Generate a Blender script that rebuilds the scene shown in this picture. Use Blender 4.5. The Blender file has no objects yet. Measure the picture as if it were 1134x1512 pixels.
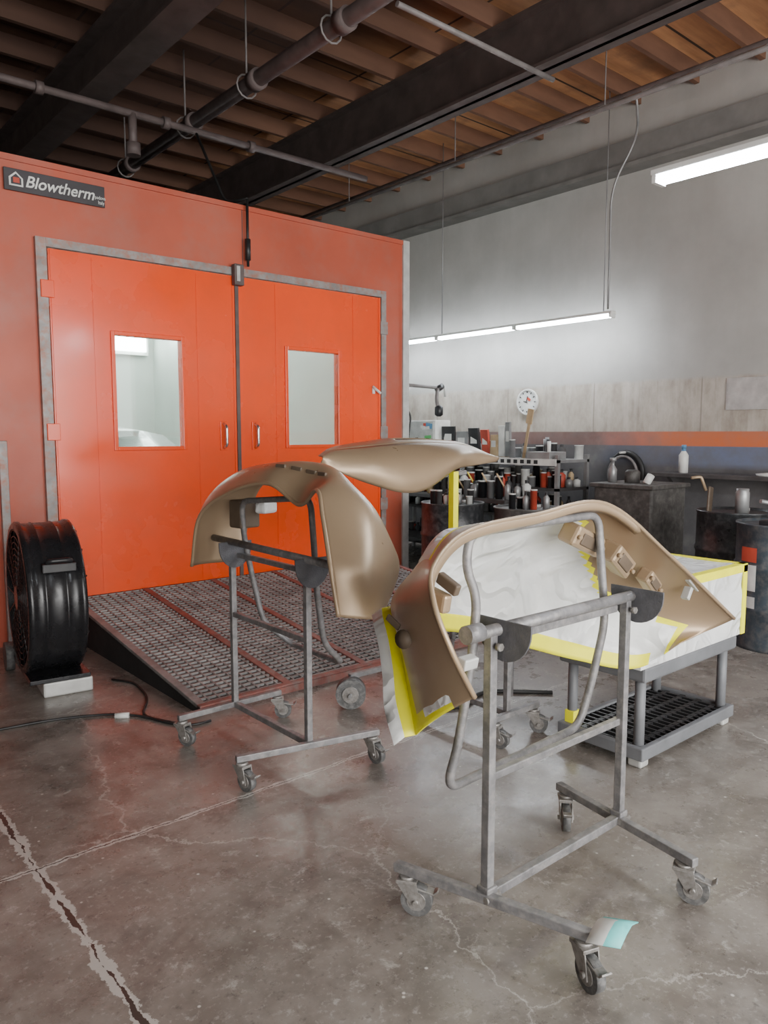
import bpy, bmesh, math, random
from mathutils import Vector, Matrix, noise, Euler
random.seed(7)
V=Vector
scene=bpy.context.scene
COL=bpy.context.collection

# ---------------------------------------------------------------- materials
MATS={}
class NT:
    def __init__(s,name):
        s.m=bpy.data.materials.new(name); s.m.use_nodes=True
        s.t=s.m.node_tree; s.t.nodes.clear()
        s.out=s.t.nodes.new("ShaderNodeOutputMaterial")
        s.b=s.t.nodes.new("ShaderNodeBsdfPrincipled")
        s.t.links.new(s.b.outputs[0],s.out.inputs[0])
        s.geo=s.t.nodes.new("ShaderNodeNewGeometry")
        s.pos=s.geo.outputs["Position"]
    def set(s,inp,v):
        if isinstance(v,bpy.types.NodeSocket): s.t.links.new(v,inp)
        elif isinstance(v,(tuple,list)) and len(v)==3 and inp.type=='RGBA': inp.default_value=(*v,1)
        else: inp.default_value=v
    def P(s,name,v): s.set(s.b.inputs[name],v)
    def noise(s,scale,detail=4,rough=.55,vec=None,dist=0):
        n=s.t.nodes.new("ShaderNodeTexNoise"); n.inputs["Scale"].default_value=scale
        n.inputs["Detail"].default_value=detail; n.inputs["Roughness"].default_value=rough
        n.inputs["Distortion"].default_value=dist
        s.t.links.new(vec or s.pos,n.inputs["Vector"]); return n.outputs[0]
    def mapv(s,scale,vec=None):
        n=s.t.nodes.new("ShaderNodeMapping"); n.inputs["Scale"].default_value=scale
        s.t.links.new(vec or s.pos,n.inputs["Vector"]); return n.outputs[0]
    def ramp(s,fac,stops):
        n=s.t.nodes.new("ShaderNodeValToRGB"); cr=n.color_ramp
        while len(cr.elements)<len(stops): cr.elements.new(.5)
        for e,(p,c) in zip(cr.elements,stops):
            e.position=p
            e.color=(c,c,c,1) if not isinstance(c,(tuple,list)) else (*c,1)
        s.t.links.new(fac,n.inputs[0]); return n.outputs[0]
    def math(s,op,a,b=0.0,c=0.0):
        n=s.t.nodes.new("ShaderNodeMath"); n.operation=op
        s.set(n.inputs[0],a); s.set(n.inputs[1],b); s.set(n.inputs[2],c); return n.outputs[0]
    def mix(s,fac,a,b,mode='MIX'):
        n=s.t.nodes.new("ShaderNodeMix"); n.data_type='RGBA'; n.blend_type=mode
        s.set(n.inputs[0],fac); s.set(n.inputs[6],a); s.set(n.inputs[7],b); return n.outputs[2]
    def xyz(s):
        n=s.t.nodes.new("ShaderNodeSeparateXYZ"); s.t.links.new(s.pos,n.inputs[0]); return n.outputs
    def bump(s,h,strength=.2,dist=.01):
        n=s.t.nodes.new("ShaderNodeBump"); n.inputs["Strength"].default_value=strength
        n.inputs["Distance"].default_value=dist; s.t.links.new(h,n.inputs["Height"])
        s.t.links.new(n.outputs[0],s.b.inputs["Normal"])
    def step(s,v,edge,w=.01):
        n=s.t.nodes.new("ShaderNodeMapRange"); n.inputs[1].default_value=edge-w; n.inputs[2].default_value=edge+w
        s.t.links.new(v,n.inputs[0]); return n.outputs[0]

def simple(name,col,rough=.5,metal=0,var=.25,scale=6,bump=0,bscale=60,dirt=None,dirtamt=.5):
    s=NT(name)
    n=s.noise(scale,5)
    lo=tuple(c*(1-var) for c in col); hi=tuple(min(1,c*(1+var*.6)) for c in col)
    c=s.ramp(n,[(.3,lo),(.7,hi)])
    if dirt:
        d=s.ramp(s.noise(scale*2.3,6,.65),[(.45,0),(.7,dirtamt)])
        c=s.mix(d,c,dirt)
    s.P("Base Color",c); s.P("Metallic",metal)
    r=s.ramp(s.noise(scale*1.7,4),[(.3,max(0,rough-.08)),(.7,min(1,rough+.08))]); s.P("Roughness",r)
    if bump: s.bump(s.noise(bscale,4),bump,.004)
    MATS[name]=s.m; return s.m
def emis(name,col,st):
    m=bpy.data.materials.new(name); m.use_nodes=True; t=m.node_tree; t.nodes.clear()
    e=t.nodes.new("ShaderNodeEmission"); o=t.nodes.new("ShaderNodeOutputMaterial")
    e.inputs[0].default_value=(*col,1); e.inputs[1].default_value=st; t.links.new(e.outputs[0],o.inputs[0])
    MATS[name]=m; return m

simple("stand_steel",(.20,.195,.20),.5,.3,.35,14,.25,120,(.36,.34,.32),.6)
simple("plate_dark",(.10,.10,.11),.75,.1,.3,20,.6,150)
simple("rubber_black",(.09,.09,.09),.6,0,.3,20,0,60,(.28,.27,.26),.6)
simple("caster_metal",(.32,.305,.29),.45,.5,.3,30,.2,100,(.14,.12,.1),.6)
simple("chrome",(.7,.7,.7),.2,.9,.1)
simple("primer_tan",(.37,.268,.172),.34,.32,.05,3)
simple("primer_dark",(.11,.08,.055),.6,0,.2,8)
simple("tape_yellow",(.92,.88,.01),.5,0,.08,12)
simple("white_panel",(.75,.75,.73),.5,0,.1)
simple("door_orange",(.92,.080,.010),.24,0,.07,1.6,.05,5,(.70,.11,.04),.3)
simple("booth_red",(.48,.092,.048),.5,0,.18,1.2,.05,5,(.36,.14,.105),.5)
simple("frame_gray",(.30,.28,.27),.5,.2,.3,9,.1,80,(.40,.12,.06),.7)
simple("ramp_red",(.27,.10,.08),.6,.1,.35,8,.2,60,(.22,.2,.19),.7)
simple("grate_steel",(.31,.30,.29),.55,.15,.35,5,0,60,(.11,.10,.095),.6)
simple("pit_dark",(.02,.018,.018),.9)
simple("fan_black",(.016,.016,.018),.28,.1,.3,8)
simple("galv",(.55,.55,.53),.5,.3,.2,10)
simple("pipe_dark",(.12,.092,.088),.6,.1,.3,8,.1,60)
simple("pipe_gray",(.21,.19,.185),.6,.1,.3,8)
simple("beam_dark",(.075,.056,.051),.7,0,.3,5)
simple("drum_black",(.03,.032,.035),.35,.2,.4,9,0,60,(.15,.15,.15),.5)
simple("drum_blue",(.05,.065,.08),.5,.1,.35,8,0,60,(.17,.155,.145),.6)
simple("tank_gray",(.075,.07,.066),.6,.2,.4,7,.2,50,(.18,.17,.16),.6)
simple("bench_dark",(.07,.065,.065),.6,.1,.3,10)
simple("item_white",(.72,.72,.69),.45)
simple("item_black",(.02,.02,.022),.4)
simple("item_gray",(.3,.3,.3),.4,.4)
simple("item_red",(.5,.07,.04),.5)
simple("item_blue",(.10,.25,.42),.5)
simple("item_tan",(.52,.38,.22),.7)
simple("item_green",(.12,.5,.15),.5)
simple("item_teal",(.15,.6,.58),.5)
simple("item_yellow",(.8,.65,.05),.5)
simple("sign_black",(.045,.04,.045),.45)
simple("ledger_gray",(.20,.195,.185),.8,0,.2,4)
simple("booth_inner",(.68,.72,.69),.6,0,.05,2)
simple("car_paint",(.6,.62,.63),.25,.1,.05,2)
simple("car_glass",(.02,.025,.03),.1)
simple("cord_black",(.02,.02,.02),.5)
simple("cart_gray",(.15,.155,.165),.55,0,.2,8)
emis("tube_emit",(.86,.93,1.0),85)
emis("booth_emit",(.9,1.0,.97),24)

s=NT("joist_wood"); x,y,z=s.xyz()
c=s.ramp(s.noise(1,5,.6,vec=s.mapv((.8,6,3))),[(.3,(.13,.062,.038)),(.7,(.24,.12,.072))])
c=s.mix(s.math('MULTIPLY',s.math('SUBTRACT',1,s.step(x,4.6,1.0)),.78),c,(.040,.019,.014))  # shade on the left joists put into the wood colour
s.P("Base Color",c); s.P("Roughness",.8); MATS["joist_wood"]=s.m

s=NT("masking_film"); n=s.noise(4,3,.5,dist=.8)
s.P("Base Color",s.ramp(n,[(.3,(.66,.675,.67)),(.7,(.82,.83,.82))])); s.P("Roughness",.28)
a_=s.noise(4,2,.4,dist=1.2); b_=s.math('ABSOLUTE',s.math('SUBTRACT',a_,.5))
s.bump(s.math('ADD',s.ramp(b_,[(0,1),(.10,0)]),s.math('MULTIPLY',s.noise(12,3,.5),.6)),.42,.02); MATS["masking_film"]=s.m
s=NT("window_glass"); s.t.nodes.remove(s.b)
tr=s.t.nodes.new("ShaderNodeBsdfTransparent"); gl=s.t.nodes.new("ShaderNodeBsdfGlossy"); mx=s.t.nodes.new("ShaderNodeMixShader")
tr.inputs[0].default_value=(.92,.95,.93,1); gl.inputs["Roughness"].default_value=.03; mx.inputs[0].default_value=.08
s.t.links.new(tr.outputs[0],mx.inputs[1]); s.t.links.new(gl.outputs[0],mx.inputs[2]); s.t.links.new(mx.outputs[0],s.out.inputs[0]); MATS["window_glass"]=s.m

# floor concrete
s=NT("floor_concrete")
x,y,z=s.xyz()
big=s.noise(.9,6,.6); med=s.noise(5,8,.65); fine=s.noise(45,4,.7)
c=s.ramp(big,[(.3,(.128,.110,.095)),(.5,(.18,.156,.136)),(.7,(.245,.219,.194))])
c=s.mix(s.ramp(med,[(.4,0),(.62,.6)]),c,(.30,.272,.244))
c=s.mix(s.ramp(s.noise(2.3,8,.72,dist=.6),[(.50,0),(.64,.65)]),c,(.085,.07,.061))
c=s.mix(s.ramp(fine,[(.56,0),(.70,.55)]),c,(.42,.395,.365))
c=s.mix(s.ramp(s.noise(30,5,.7),[(.58,0),(.68,.6)]),c,(.07,.06,.055))
c=s.mix(s.ramp(s.noise(11,8,.78,dist=.4),[(.58,0),(.66,.6)]),c,(.46,.435,.40))
c=s.mix(s.ramp(s.noise(3.7,8,.8,dist=.3),[(.60,0),(.66,.45)]),c,(.40,.375,.345))
vo=s.t.nodes.new("ShaderNodeTexVoronoi"); vo.inputs["Scale"].default_value=13; s.t.links.new(s.pos,vo.inputs["Vector"])
fl=s.ramp(vo.outputs["Distance"],[(.04,.9),(.08,0)])
c=s.mix(s.math('MULTIPLY',fl,s.ramp(s.noise(1.4,3),[(.42,0),(.5,1)])),c,(.60,.57,.53))
wob=s.math('MULTIPLY',s.math('SUBTRACT',s.noise(6,6,.75),.5),.06)
jx=s.math('ABSOLUTE',s.math('ADD',s.math('SUBTRACT',x,.70),wob))
jy=s.math('ABSOLUTE',s.math('ADD',s.math('SUBTRACT',y,2.67),wob))
wn=s.ramp(s.noise(9,6,.75),[(.35,.006),(.7,.042)])
ex=s.math('LESS_THAN',jx,wn); ey=s.math('LESS_THAN',jy,s.math('MULTIPLY',wn,.55))
c=s.mix(s.math('MULTIPLY',s.math('MAXIMUM',ex,ey),.85),c,(.50,.475,.44))
gx=s.math('LESS_THAN',jx,s.ramp(s.noise(4,4,.7),[(.42,.000),(.58,.009)])); gy=s.math('LESS_THAN',jy,.0025)
c=s.mix(s.math('MAXIMUM',gx,gy),c,(.05,.042,.037))
wv=s.t.nodes.new("ShaderNodeVectorMath"); wv.operation='MULTIPLY_ADD'
nz=s.t.nodes.new("ShaderNodeTexNoise"); nz.inputs["Scale"].default_value=3.0; nz.inputs["Detail"].default_value=8; nz.inputs["Roughness"].default_value=.7; s.t.links.new(s.pos,nz.inputs["Vector"])
s.t.links.new(nz.outputs["Color"],wv.inputs[0]); wv.inputs[1].default_value=(.3,.3,.3); s.t.links.new(s.pos,wv.inputs[2])
v2=s.t.nodes.new("ShaderNodeTexVoronoi"); v2.feature='DISTANCE_TO_EDGE'; v2.inputs["Scale"].default_value=.62; s.t.links.new(wv.outputs[0],v2.inputs["Vector"])
cr=s.ramp(v2.outputs["Distance"],[(.0008,1),(.0028,0)])
c=s.mix(s.math('MULTIPLY',cr,s.ramp(s.noise(1.1,3),[(.4,.2),(.55,.7)])),c,(.54,.51,.47))
s.P("Base Color",c)
s.P("Roughness",s.ramp(s.noise(3,8,.7),[(.3,.15),(.7,.48)])); s.P("Specular IOR Level",.58)
s.bump(s.noise(18,8,.7),.13,.008); MATS["floor_concrete"]=s.m

# right wall
s=NT("wall_plaster"); x,y,z=s.xyz()
st=s.noise(1,6,.6,vec=s.mapv((1,2.6,.35))); bl=s.noise(1.2,5,.6)
up=s.ramp(bl,[(.3,(.36,.35,.325)),(.7,(.47,.46,.435))])
up=s.mix(s.ramp(st,[(.45,0),(.7,.4)]),up,(.34,.32,.29))
br=s.ramp(s.noise(2.2,7,.7,vec=s.mapv((1,1.5,.9))),[(.3,(.25,.21,.165)),(.5,(.40,.355,.30)),(.7,(.52,.48,.42))])
br=s.mix(s.ramp(s.noise(1,5,.6,vec=s.mapv((1,9,.8))),[(.52,0),(.75,.4)]),br,(.62,.59,.55))
br=s.mix(s.ramp(s.noise(1,6,.7,vec=s.mapv((1,12,1.1))),[(.58,0),(.75,.5)]),br,(.20,.165,.13))
ys=s.math('FRACT',s.math('MULTIPLY',y,1/1.22)); jn=s.math('LESS_THAN',ys,.012)
br=s.mix(s.math('MULTIPLY',jn,.6),br,(.2,.17,.14))
lo=s.ramp(s.noise(2.2,7,.65),[(.3,(.06,.056,.058)),(.6,(.12,.114,.116)),(.8,(.23,.22,.205))])
ora=s.mix(s.ramp(s.noise(3,6,.7),[(.4,0),(.7,.5)]),(.58,.15,.055),(.26,.18,.16))
blu=s.mix(s.ramp(s.noise(3,6,.7),[(.35,.1),(.65,.8)]),(.14,.165,.25),(.13,.123,.125))
near=s.math('SUBTRACT',1,s.step(s.math('ADD',y,s.math('MULTIPLY',s.noise(2.5,4),1.2)),5.0,.5))
wz=s.math('ADD',z,s.math('MULTIPLY',s.math('SUBTRACT',s.noise(7,4),.5),.05))
c=s.mix(s.math('MULTIPLY',near,s.step(z,1.18,.03)),lo,blu)
c=s.mix(s.math('MULTIPLY',s.step(z,1.375,.004),s.math('MULTIPLY_ADD',near,.85,.15)),c,ora)
c=s.mix(s.step(z,1.52,.006),c,br)
c=s.mix(s.step(wz,2.04,.02),c,up)
s.P("Base Color",c); s.P("Roughness",.8); s.bump(s.noise(14,7,.7),.2,.01); MATS["wall_plaster"]=s.m
s=NT("ceiling_ply"); x,y,z=s.xyz()
g=s.noise(1,6,.6,vec=s.mapv((.8,7,1)))
c=s.ramp(g,[(.3,(.42,.19,.085)),(.7,(.74,.39,.19))])
c=s.mix(s.ramp(s.noise(1.6,5,.6),[(.5,0),(.65,.5)]),c,(.20,.11,.07))
fx=s.math('FRACT',s.math('MULTIPLY',x,1/1.22)); fy=s.math('FRACT',s.math('MULTIPLY',y,1/1.22))
c=s.mix(s.math('MAXIMUM',s.math('LESS_THAN',fx,.02),s.math('LESS_THAN',fy,.02)),c,(.05,.03,.02))
c=s.mix(s.math('MULTIPLY',s.math('SUBTRACT',1,s.step(x,4.8,.5)),.93),c,(.042,.019,.014))  # unlit left side of the deck painted darker in the plywood colour
s.P("Base Color",c); s.P("Roughness",.8); MATS["ceiling_ply"]=s.m
simple("wall_dark",(.10,.055,.045),.85,0,.4,2)

# ---------------------------------------------------------------- mesh builder
class M:
    def __init__(s): s.bm=bmesh.new(); s.mats=[]
    def mi(s,k):
        if k not in s.mats: s.mats.append(k)
        return s.mats.index(k)
    def face(s,vs,k,smooth=False):
        try: f=s.bm.faces.new(vs)
        except ValueError: return
        f.material_index=s.mi(k); f.smooth=smooth; return f
    def _box(s,mat,size,k,bev=0):
        x,y,z=[a/2 for a in size]
        vs=[s.bm.verts.new(mat@V((a*x,b*y,c*z))) for a in(-1,1) for b in(-1,1) for c in(-1,1)]
        fs=[s.face([vs[i] for i in q],k) for q in ((0,1,3,2),(4,6,7,5),(0,4,5,1),(2,3,7,6),(0,2,6,4),(1,5,7,3))]
        if bev>0:
            ed=set(e for f in fs for e in f.edges)
            r=bmesh.ops.bevel(s.bm,geom=list(ed),offset=bev,segments=2,affect='EDGES',profile=.5)
            for f in r['faces']: f.material_index=s.mi(k)
    def box(s,c,size,k,rot=(0,0,0),bev=0):
        s._box(Matrix.Translation(V(c))@Euler(rot).to_matrix().to_4x4(),size,k,bev)
    def b2(s,a,b,k,bev=0):
        a,b=V(a),V(b); s.box((a+b)/2,[abs(q) for q in (b-a)],k,bev=bev)
    def frame(s,p,q,upv=V((0,0,1))):
        d=(V(q)-V(p)).normalized()
        if abs(d.dot(upv))>.98: upv=V((1,0,0))
        xx=upv.cross(d).normalized(); yy=d.cross(xx)
        return Matrix((xx,yy,d)).transposed().to_4x4()
    def bar(s,p,q,w,h,k,bev=.003):
        p,q=V(p),V(q); s._box(Matrix.Translation((p+q)/2)@s.frame(p,q),(w,h,(q-p).length),k,bev)
    def cyl(s,p,q,r,k,seg=20,r2=None,cap=True):
        p,q=V(p),V(q); r2=r if r2 is None else r2; m=s.frame(p,q)
        ra=[];rb=[]
        for i in range(seg):
            a=2*math.pi*i/seg; d=m@V((math.cos(a),math.sin(a),0))
            ra.append(s.bm.verts.new(p+d*r)); rb.append(s.bm.verts.new(q+d*r2))
        for i in range(seg):
            j=(i+1)%seg; s.face([ra[i],ra[j],rb[j],rb[i]],k,True)
        if cap:
            s.face(ra[::-1],k); s.face(rb,k)
    def tube(s,pts,r,k,seg=10,fil=0.0,closed=False):
        pts=[V(p) for p in pts]
        if fil>0:
            out=[]; n=len(pts)
            for i,p in enumerate(pts):
                if not closed and (i==0 or i==n-1): out.append(p); continue
                a=pts[i-1]; b=pts[(i+1)%n]
                f=min(fil,(a-p).length*.48,(b-p).length*.48)
                A=p+(a-p).normalized()*f; Bq=p+(b-p).normalized()*f
                for t in range(7):
                    u=t/6; out.append(A*(1-u)**2+p*2*u*(1-u)+Bq*u*u)
            pts=out
        n=len(pts); rings=[]; prev=None
        for i in range(n):
            if closed: d=(pts[(i+1)%n]-pts[i-1])
            else: d=pts[min(i+1,n-1)]-pts[max(i-1,0)]
            d.normalize()
            if prev is None:
                u=V((0,0,1)) if abs(d.z)<.9 else V((1,0,0)); xx=u.cross(d).normalized()
            else: xx=(prev-d*prev.dot(d)).normalized()
            prev=xx; yy=d.cross(xx)
            rings.append([s.bm.verts.new(pts[i]+(xx*math.cos(2*math.pi*j/seg)+yy*math.sin(2*math.pi*j/seg))*r) for j in range(seg)])
        for i in range(n if closed else n-1):
            A=rings[i];B=rings[(i+1)%n]
            for j in range(seg): s.face([A[j],A[(j+1)%seg],B[(j+1)%seg],B[j]],k,True)
        if not closed: s.face(rings[0][::-1],k); s.face(rings[-1],k)
    def lathe(s,prof,o,k,seg=28,axis=(0,0,1)):
        o=V(o); m=s.frame(V((0,0,0)),V(axis)); rings=[]
        for pr in prof:
            r,h=pr[0],pr[1]
            rings.append([s.bm.verts.new(o+m@V((max(r,.0005)*math.cos(2*math.pi*i/seg),max(r,.0005)*math.sin(2*math.pi*i/seg),h))) for i in range(seg)])
        for a in range(len(prof)-1):
            kk=prof[a+1][2] if len(prof[a+1])>2 else k
            sm=abs(prof[a+1][1]-prof[a][1])>1e-4
            for i in range(seg):
                j=(i+1)%seg; s.face([rings[a][i],rings[a][j],rings[a+1][j],rings[a+1][i]],kk,sm)
        s.face(rings[0][::-1],k); s.face(rings[-1],prof[-1][2] if len(prof[-1])>2 else k)
    def poly(s,pts,nrm,th,k):
        nrm=V(nrm).normalized()*th
        a=[s.bm.verts.new(V(p)) for p in pts]; b=[s.bm.verts.new(V(p)+nrm) for p in pts]
        s.face(a[::-1],k); s.face(b,k)
        for i in range(len(a)):
            j=(i+1)%len(a); s.face([a[i],a[j],b[j],b[i]],k)
    def done(s,name,parent=None,solid=0,normals=True):
        me=bpy.data.meshes.new(name)
        if normals: bmesh.ops.recalc_face_normals(s.bm,faces=s.bm.faces)
        s.bm.to_mesh(me); s.bm.free()
        for k in s.mats: me.materials.append(MATS[k])
        o=bpy.data.objects.new(name,me); COL.objects.link(o)
        if parent: o.parent=parent
        if solid:
            md=o.modifiers.new("solid","SOLIDIFY"); md.thickness=solid; md.offset=0
        return o
def empty(name):
    e=bpy.data.objects.new(name,None); COL.objects.link(e); e.empty_display_size=.1; return e

def catm(P,s):
    n=len(P)-1; s=max(0,min(n-1e-6,s)); i=int(s); u=s-i
    p1,p2=V(P[i]),V(P[i+1]); p0=V(P[i-1]) if i>0 else p1*2-p2; p3=V(P[i+2]) if i+2<=n else p2*2-p1
    return .5*((2*p1)+(p2-p0)*u+(2*p0-5*p1+4*p2-p3)*u*u+(-p0+3*p1-3*p2+p3)*u**3)
def surf(N,Mi,F,s,t):
    a,b,c=catm(N,s),catm(Mi,s),catm(F,s)
    return a*(1-t)*(1-2*t)+b*4*t*(1-t)+c*t*(2*t-1)
def loft(m,N,Mi,F,ns,nt,fn,wr=None,skip=None):
    g=[]
    for i in range(ns+1):
        row=[]
        for j in range(nt+1):
            S=i/ns*(len(N)-1); T=j/nt; p=surf(N,Mi,F,S,T)
            if wr: p=p+wr(S,T,p)
            row.append(m.bm.verts.new(p))
        g.append(row)
    for i in range(ns):
        for j in range(nt):
            S=(i+.5)/ns*(len(N)-1); T=(j+.5)/nt
            if skip and skip(S,T): continue
            m.face([g[i][j],g[i+1][j],g[i+1][j+1],g[i][j+1]],fn(S,T),True)
    return g

# ---------------------------------------------------------------- room
m=M(); m.b2((-4,-4,-.1),(8,12.2,0),"floor_concrete"); m.done("floor")
m=M(); m.b2((7.2,-4,0),(7.4,12.2,5.1),"wall_plaster"); m.done("wall_right")
m=M(); m.b2((-4.2,12,0),(7.4,12.2,5.1),"wall_dark"); m.done("wall_back")
m=M(); m.b2((-4.2,-4,0),(-4,12.2,5.1),"wall_plaster"); m.done("wall_left")
m=M(); m.b2((-4.2,-4.2,3.7),(7.4,-4,5.1),"wall_plaster"); m.b2((-4.2,-4.2,0),(-2.8,-4,3.7),"wall_plaster"); m.b2((6.4,-4.2,0),(7.4,-4,3.7),"wall_plaster"); m.done("wall_front")  # unseen wall around the opening, put in to keep daylight off the ceiling
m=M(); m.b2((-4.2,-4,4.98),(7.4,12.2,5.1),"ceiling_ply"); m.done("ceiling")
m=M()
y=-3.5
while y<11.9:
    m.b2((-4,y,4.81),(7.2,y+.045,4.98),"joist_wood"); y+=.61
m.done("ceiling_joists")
for X,zb,w,k in ((4.95,4.34,.20,"beam_dark"),(2.45,4.40,.26,"beam_dark"),(0.0,4.4,.2,"beam_dark")):
    m=M()
    m.b2((X,-4,zb),(X+w,12,zb+.025),k); m.b2((X,-4,4.78),(X+w,12,4.81),k); m.b2((X+w*.4,-4,zb),(X+w*.6,12,4.81),k)
    m.done("ceiling_beam")
m=M(); m.b2((7.06,-4,4.2),(7.2,12,4.45),"ledger_gray"); m.b2((7.0,-4,4.16),(7.2,12,4.2),"ledger_gray"); m.done("trim_1")
m=M()
m.cyl((3.36,-3,4.3),(3.36,11.5,4.3),.06,"pipe_dark")
for yy in (3.0,4.35,5.5,6.6,8):
    m.cyl((3.36,yy-.05,4.3),(3.36,yy+.05,4.3),.08,"pipe_dark")
    m.tube([(3.36+.09*math.cos(a),yy+.15,4.3+.09*math.sin(a)) for a in [i*math.pi/6 for i in range(12)]],.008,"pipe_gray",6,closed=True)
    m.cyl((3.36,yy+.15,4.38),(3.36,yy+.15,4.98),.008,"pipe_gray",8)
m.done("sprinkler_pipe")
m=M()
m.cyl((-3.5,6.5,4.19),(5.3,6.5,4.19),.03,"pipe_dark")
for xx in (2.0,3.05,3.9): m.cyl((xx-.03,6.5,4.19),(xx+.03,6.5,4.19),.05,"pipe_dark")
m.cyl((2.75,6.5,4.19),(2.75,6.5,3.90),.035,"pipe_dark"); m.cyl((2.75,6.5,3.95),(2.75,6.5,3.85),.06,"pipe_dark")
m.done("sprinkler_pipe")
m=M(); m.tube([(4.6,7.4,3.33),(4.6,7.4,3.75),(5.0,7.4,3.75)],.04,"pipe_gray",10,.08); m.done("vent_pipe")
m=M(); m.cyl((5.93,-3,4.3),(5.93,11.5,4.3),.022,"pipe_gray",10)
for yy in (2.2,4.0,5.8,7.6): m.cyl((5.93,yy,4.3),(5.93,yy,4.98),.006,"pipe_gray",6)
m.done("electrical_conduit")
m=M(); m.cyl((6.35,-3,4.55),(6.35,11.5,4.55),.02,"pipe_dark",10); m.done("electrical_conduit")
m=M(); m.cyl((3.46,3.92,4.27),(5.1,3.92,4.27),.02,"pipe_gray",10); m.done("electrical_conduit")

def fluo(x,y0,y1,z,n,cords):
    m=M(); m.b2((x-.045,y0,z+.018),(x+.045,y1,z+.045),"white_panel",.005)
    L=(y1-y0)/n
    for i in range(n):
        a=y0+i*L+.03; b=y0+(i+1)*L-.03
        for dx in (-.024,.024):
            m.cyl((x+dx,a,z),(x+dx,b,z),.015,"tube_emit",12)
        for e in (a-.02,b): m.b2((x-.045,e,z-.018),(x+.045,e+.02,z+.025),"white_panel")
    for c in cords: m.cyl((x,c,z+.05),(x,c,4.98),.006,"item_gray",6)
    return m.done("fluorescent_light")
fluo(6.75,4.38,8.1,2.67,3,(4.5,6.8))
fluo(3.39,-.45,2.0,2.68,2,(-.3,1.2))
fluo(3.39,-3.6,-1.2,2.68,2,(-3,-1.5))  # unseen fixture behind the camera, added for its light
m=M(); m.tube([(6.75,4.45,2.74),(6.77,4.46,3.4),(6.73,4.44,3.9),(6.8,4.2,4.35),(6.42,4.0,4.52)],.012,"item_gray",6,.2); m.done("power_cord")

# ---------------------------------------------------------------- spray booth
BY=5.72
booth=empty("paint_spray_booth")
m=M()
m.b2((.6,BY,0),(1.68,BY+.06,3.36),"booth_red"); m.b2((1.68,BY,2.86),(4.87,BY+.06,3.36),"booth_red"); m.b2((4.87,BY,0),(5.12,BY+.06,3.36),"booth_red")
m.b2((1.68,BY,0),(4.87,BY+.06,.28),"pit_dark")
for xx in (3.33,): m.b2((xx,BY-.003,2.86),(xx+.006,BY,3.36),"pipe_dark")
m.b2((1.38,BY-.04,0),(1.435,BY,1.45),"frame_gray",.004)
m.b2((5.12,BY-.02,0),(5.20,BY+.12,3.38),"galv"); m.b2((.6,BY-.015,3.34),(5.2,BY+.08,3.38),"booth_red")
m.done("front_panels",booth)
m=M()
m.b2((1.68,BY-.04,.28),(1.75,BY+.04,2.86),"frame_gray"); m.b2((4.82,BY-.04,.28),(4.88,BY+.04,2.86),"frame_gray")
m.b2((1.751,BY-.04,2.80),(4.819,BY+.04,2.86),"frame_gray"); m.b2((1.68,BY-.03,.22),(4.88,BY+.04,.279),"frame_gray")
for z0 in (.75,1.45,2.45):
    for xx in (1.70,4.80): m.b2((xx,BY-.055,z0),(xx+.09,BY-.03,z0+.12),"door_orange" if xx<2 else "frame_gray",.004)
m.done("door_frame",booth)
m=M()
m.b2((.6,BY+.06,.28),(.66,11.6,3.26),"booth_inner"); m.b2((5.12,BY+.13,.28),(5.18,11.6,3.26),"booth_inner")
m.b2((.6,11.6,.0),(5.18,11.66,3.3),"booth_inner"); m.b2((.6,BY+.061,3.26),(5.18,11.66,3.32),"booth_inner"); m.b2((.6,BY+.061,0),(5.11,11.6,.28),"booth_inner")
m.done("cabin_walls",booth)
m=M()
for (a,b) in ((4.15,4.95),):
    m.b2((a,11.45,2.75),(b,11.55,2.97),"booth_emit"); m.b2((a-.05,11.5,2.7),(b+.05,11.6,3.02),"white_panel")
for yy in (6.6,8.2,9.8):
    m.b2((.70,yy,2.95),(.85,yy+1.2,3.1),"booth_emit"); m.b2((4.93,yy,2.98),(5.08,yy+1.2,3.12),"booth_emit")
m.done("cabin_lights",booth)
def door(x0,x1,wx0,wx1,name,seams,hx):
    e=empty(name); m=M(); z0,z1=.29,2.79; wz0,wz1=1.40,2.23; y0,y1=BY-.035,BY+.02
    m.b2((x0,y0,z0),(wx0,y1,z1),"door_orange"); m.b2((wx1,y0,z0),(x1,y1,z1),"door_orange")
    m.b2((wx0,y0,z0),(wx1,y1,wz0),"door_orange"); m.b2((wx0,y0,wz1),(wx1,y1,z1),"door_orange")
    for sx in seams: m.b2((sx,y0-.004,z0+.02),(sx+.012,y0,z1-.02),"door_orange")
    m.b2((x0+.01,y0-.006,z0),(x0+.03,y0,z1),"door_orange"); m.b2((x1-.03,y0-.006,z0),(x1-.01,y0,z1),"door_orange")
    m.done("leaf",e)
    m=M(); t=.03
    for a,b in (((wx0-t,wz0-t),(wx0,wz1+t)),((wx1,wz0-t),(wx1+t,wz1+t)),((wx0,wz0-t),(wx1,wz0)),((wx0,wz1),(wx1,wz1+t))):
        m.b2((a[0],y0-.018,a[1]),(b[0],y0+.01,b[1]),"door_orange",.004)
    m.done("window_trim",e)
    m=M(); m.b2((wx0,BY-.01,wz0),(wx1,BY-.004,wz1),"window_glass"); m.done("window_pane",e)
    m=M(); m.b2((hx-.03,y0-.012,1.36),(hx+.03,y0,1.60),"door_orange",.003)
    m.tube([(hx,y0-.01,1.38),(hx,y0-.06,1.40),(hx,y0-.06,1.56),(hx,y0-.01,1.58)],.013,"chrome",8,.03); m.done("handle",e)
    return e
door(1.76,3.235,2.21,2.74,"door_1",(2.06,2.88),3.10)
door(3.25,4.81,3.74,4.29,"door_2",(3.62,4.47),3.40)
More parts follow.
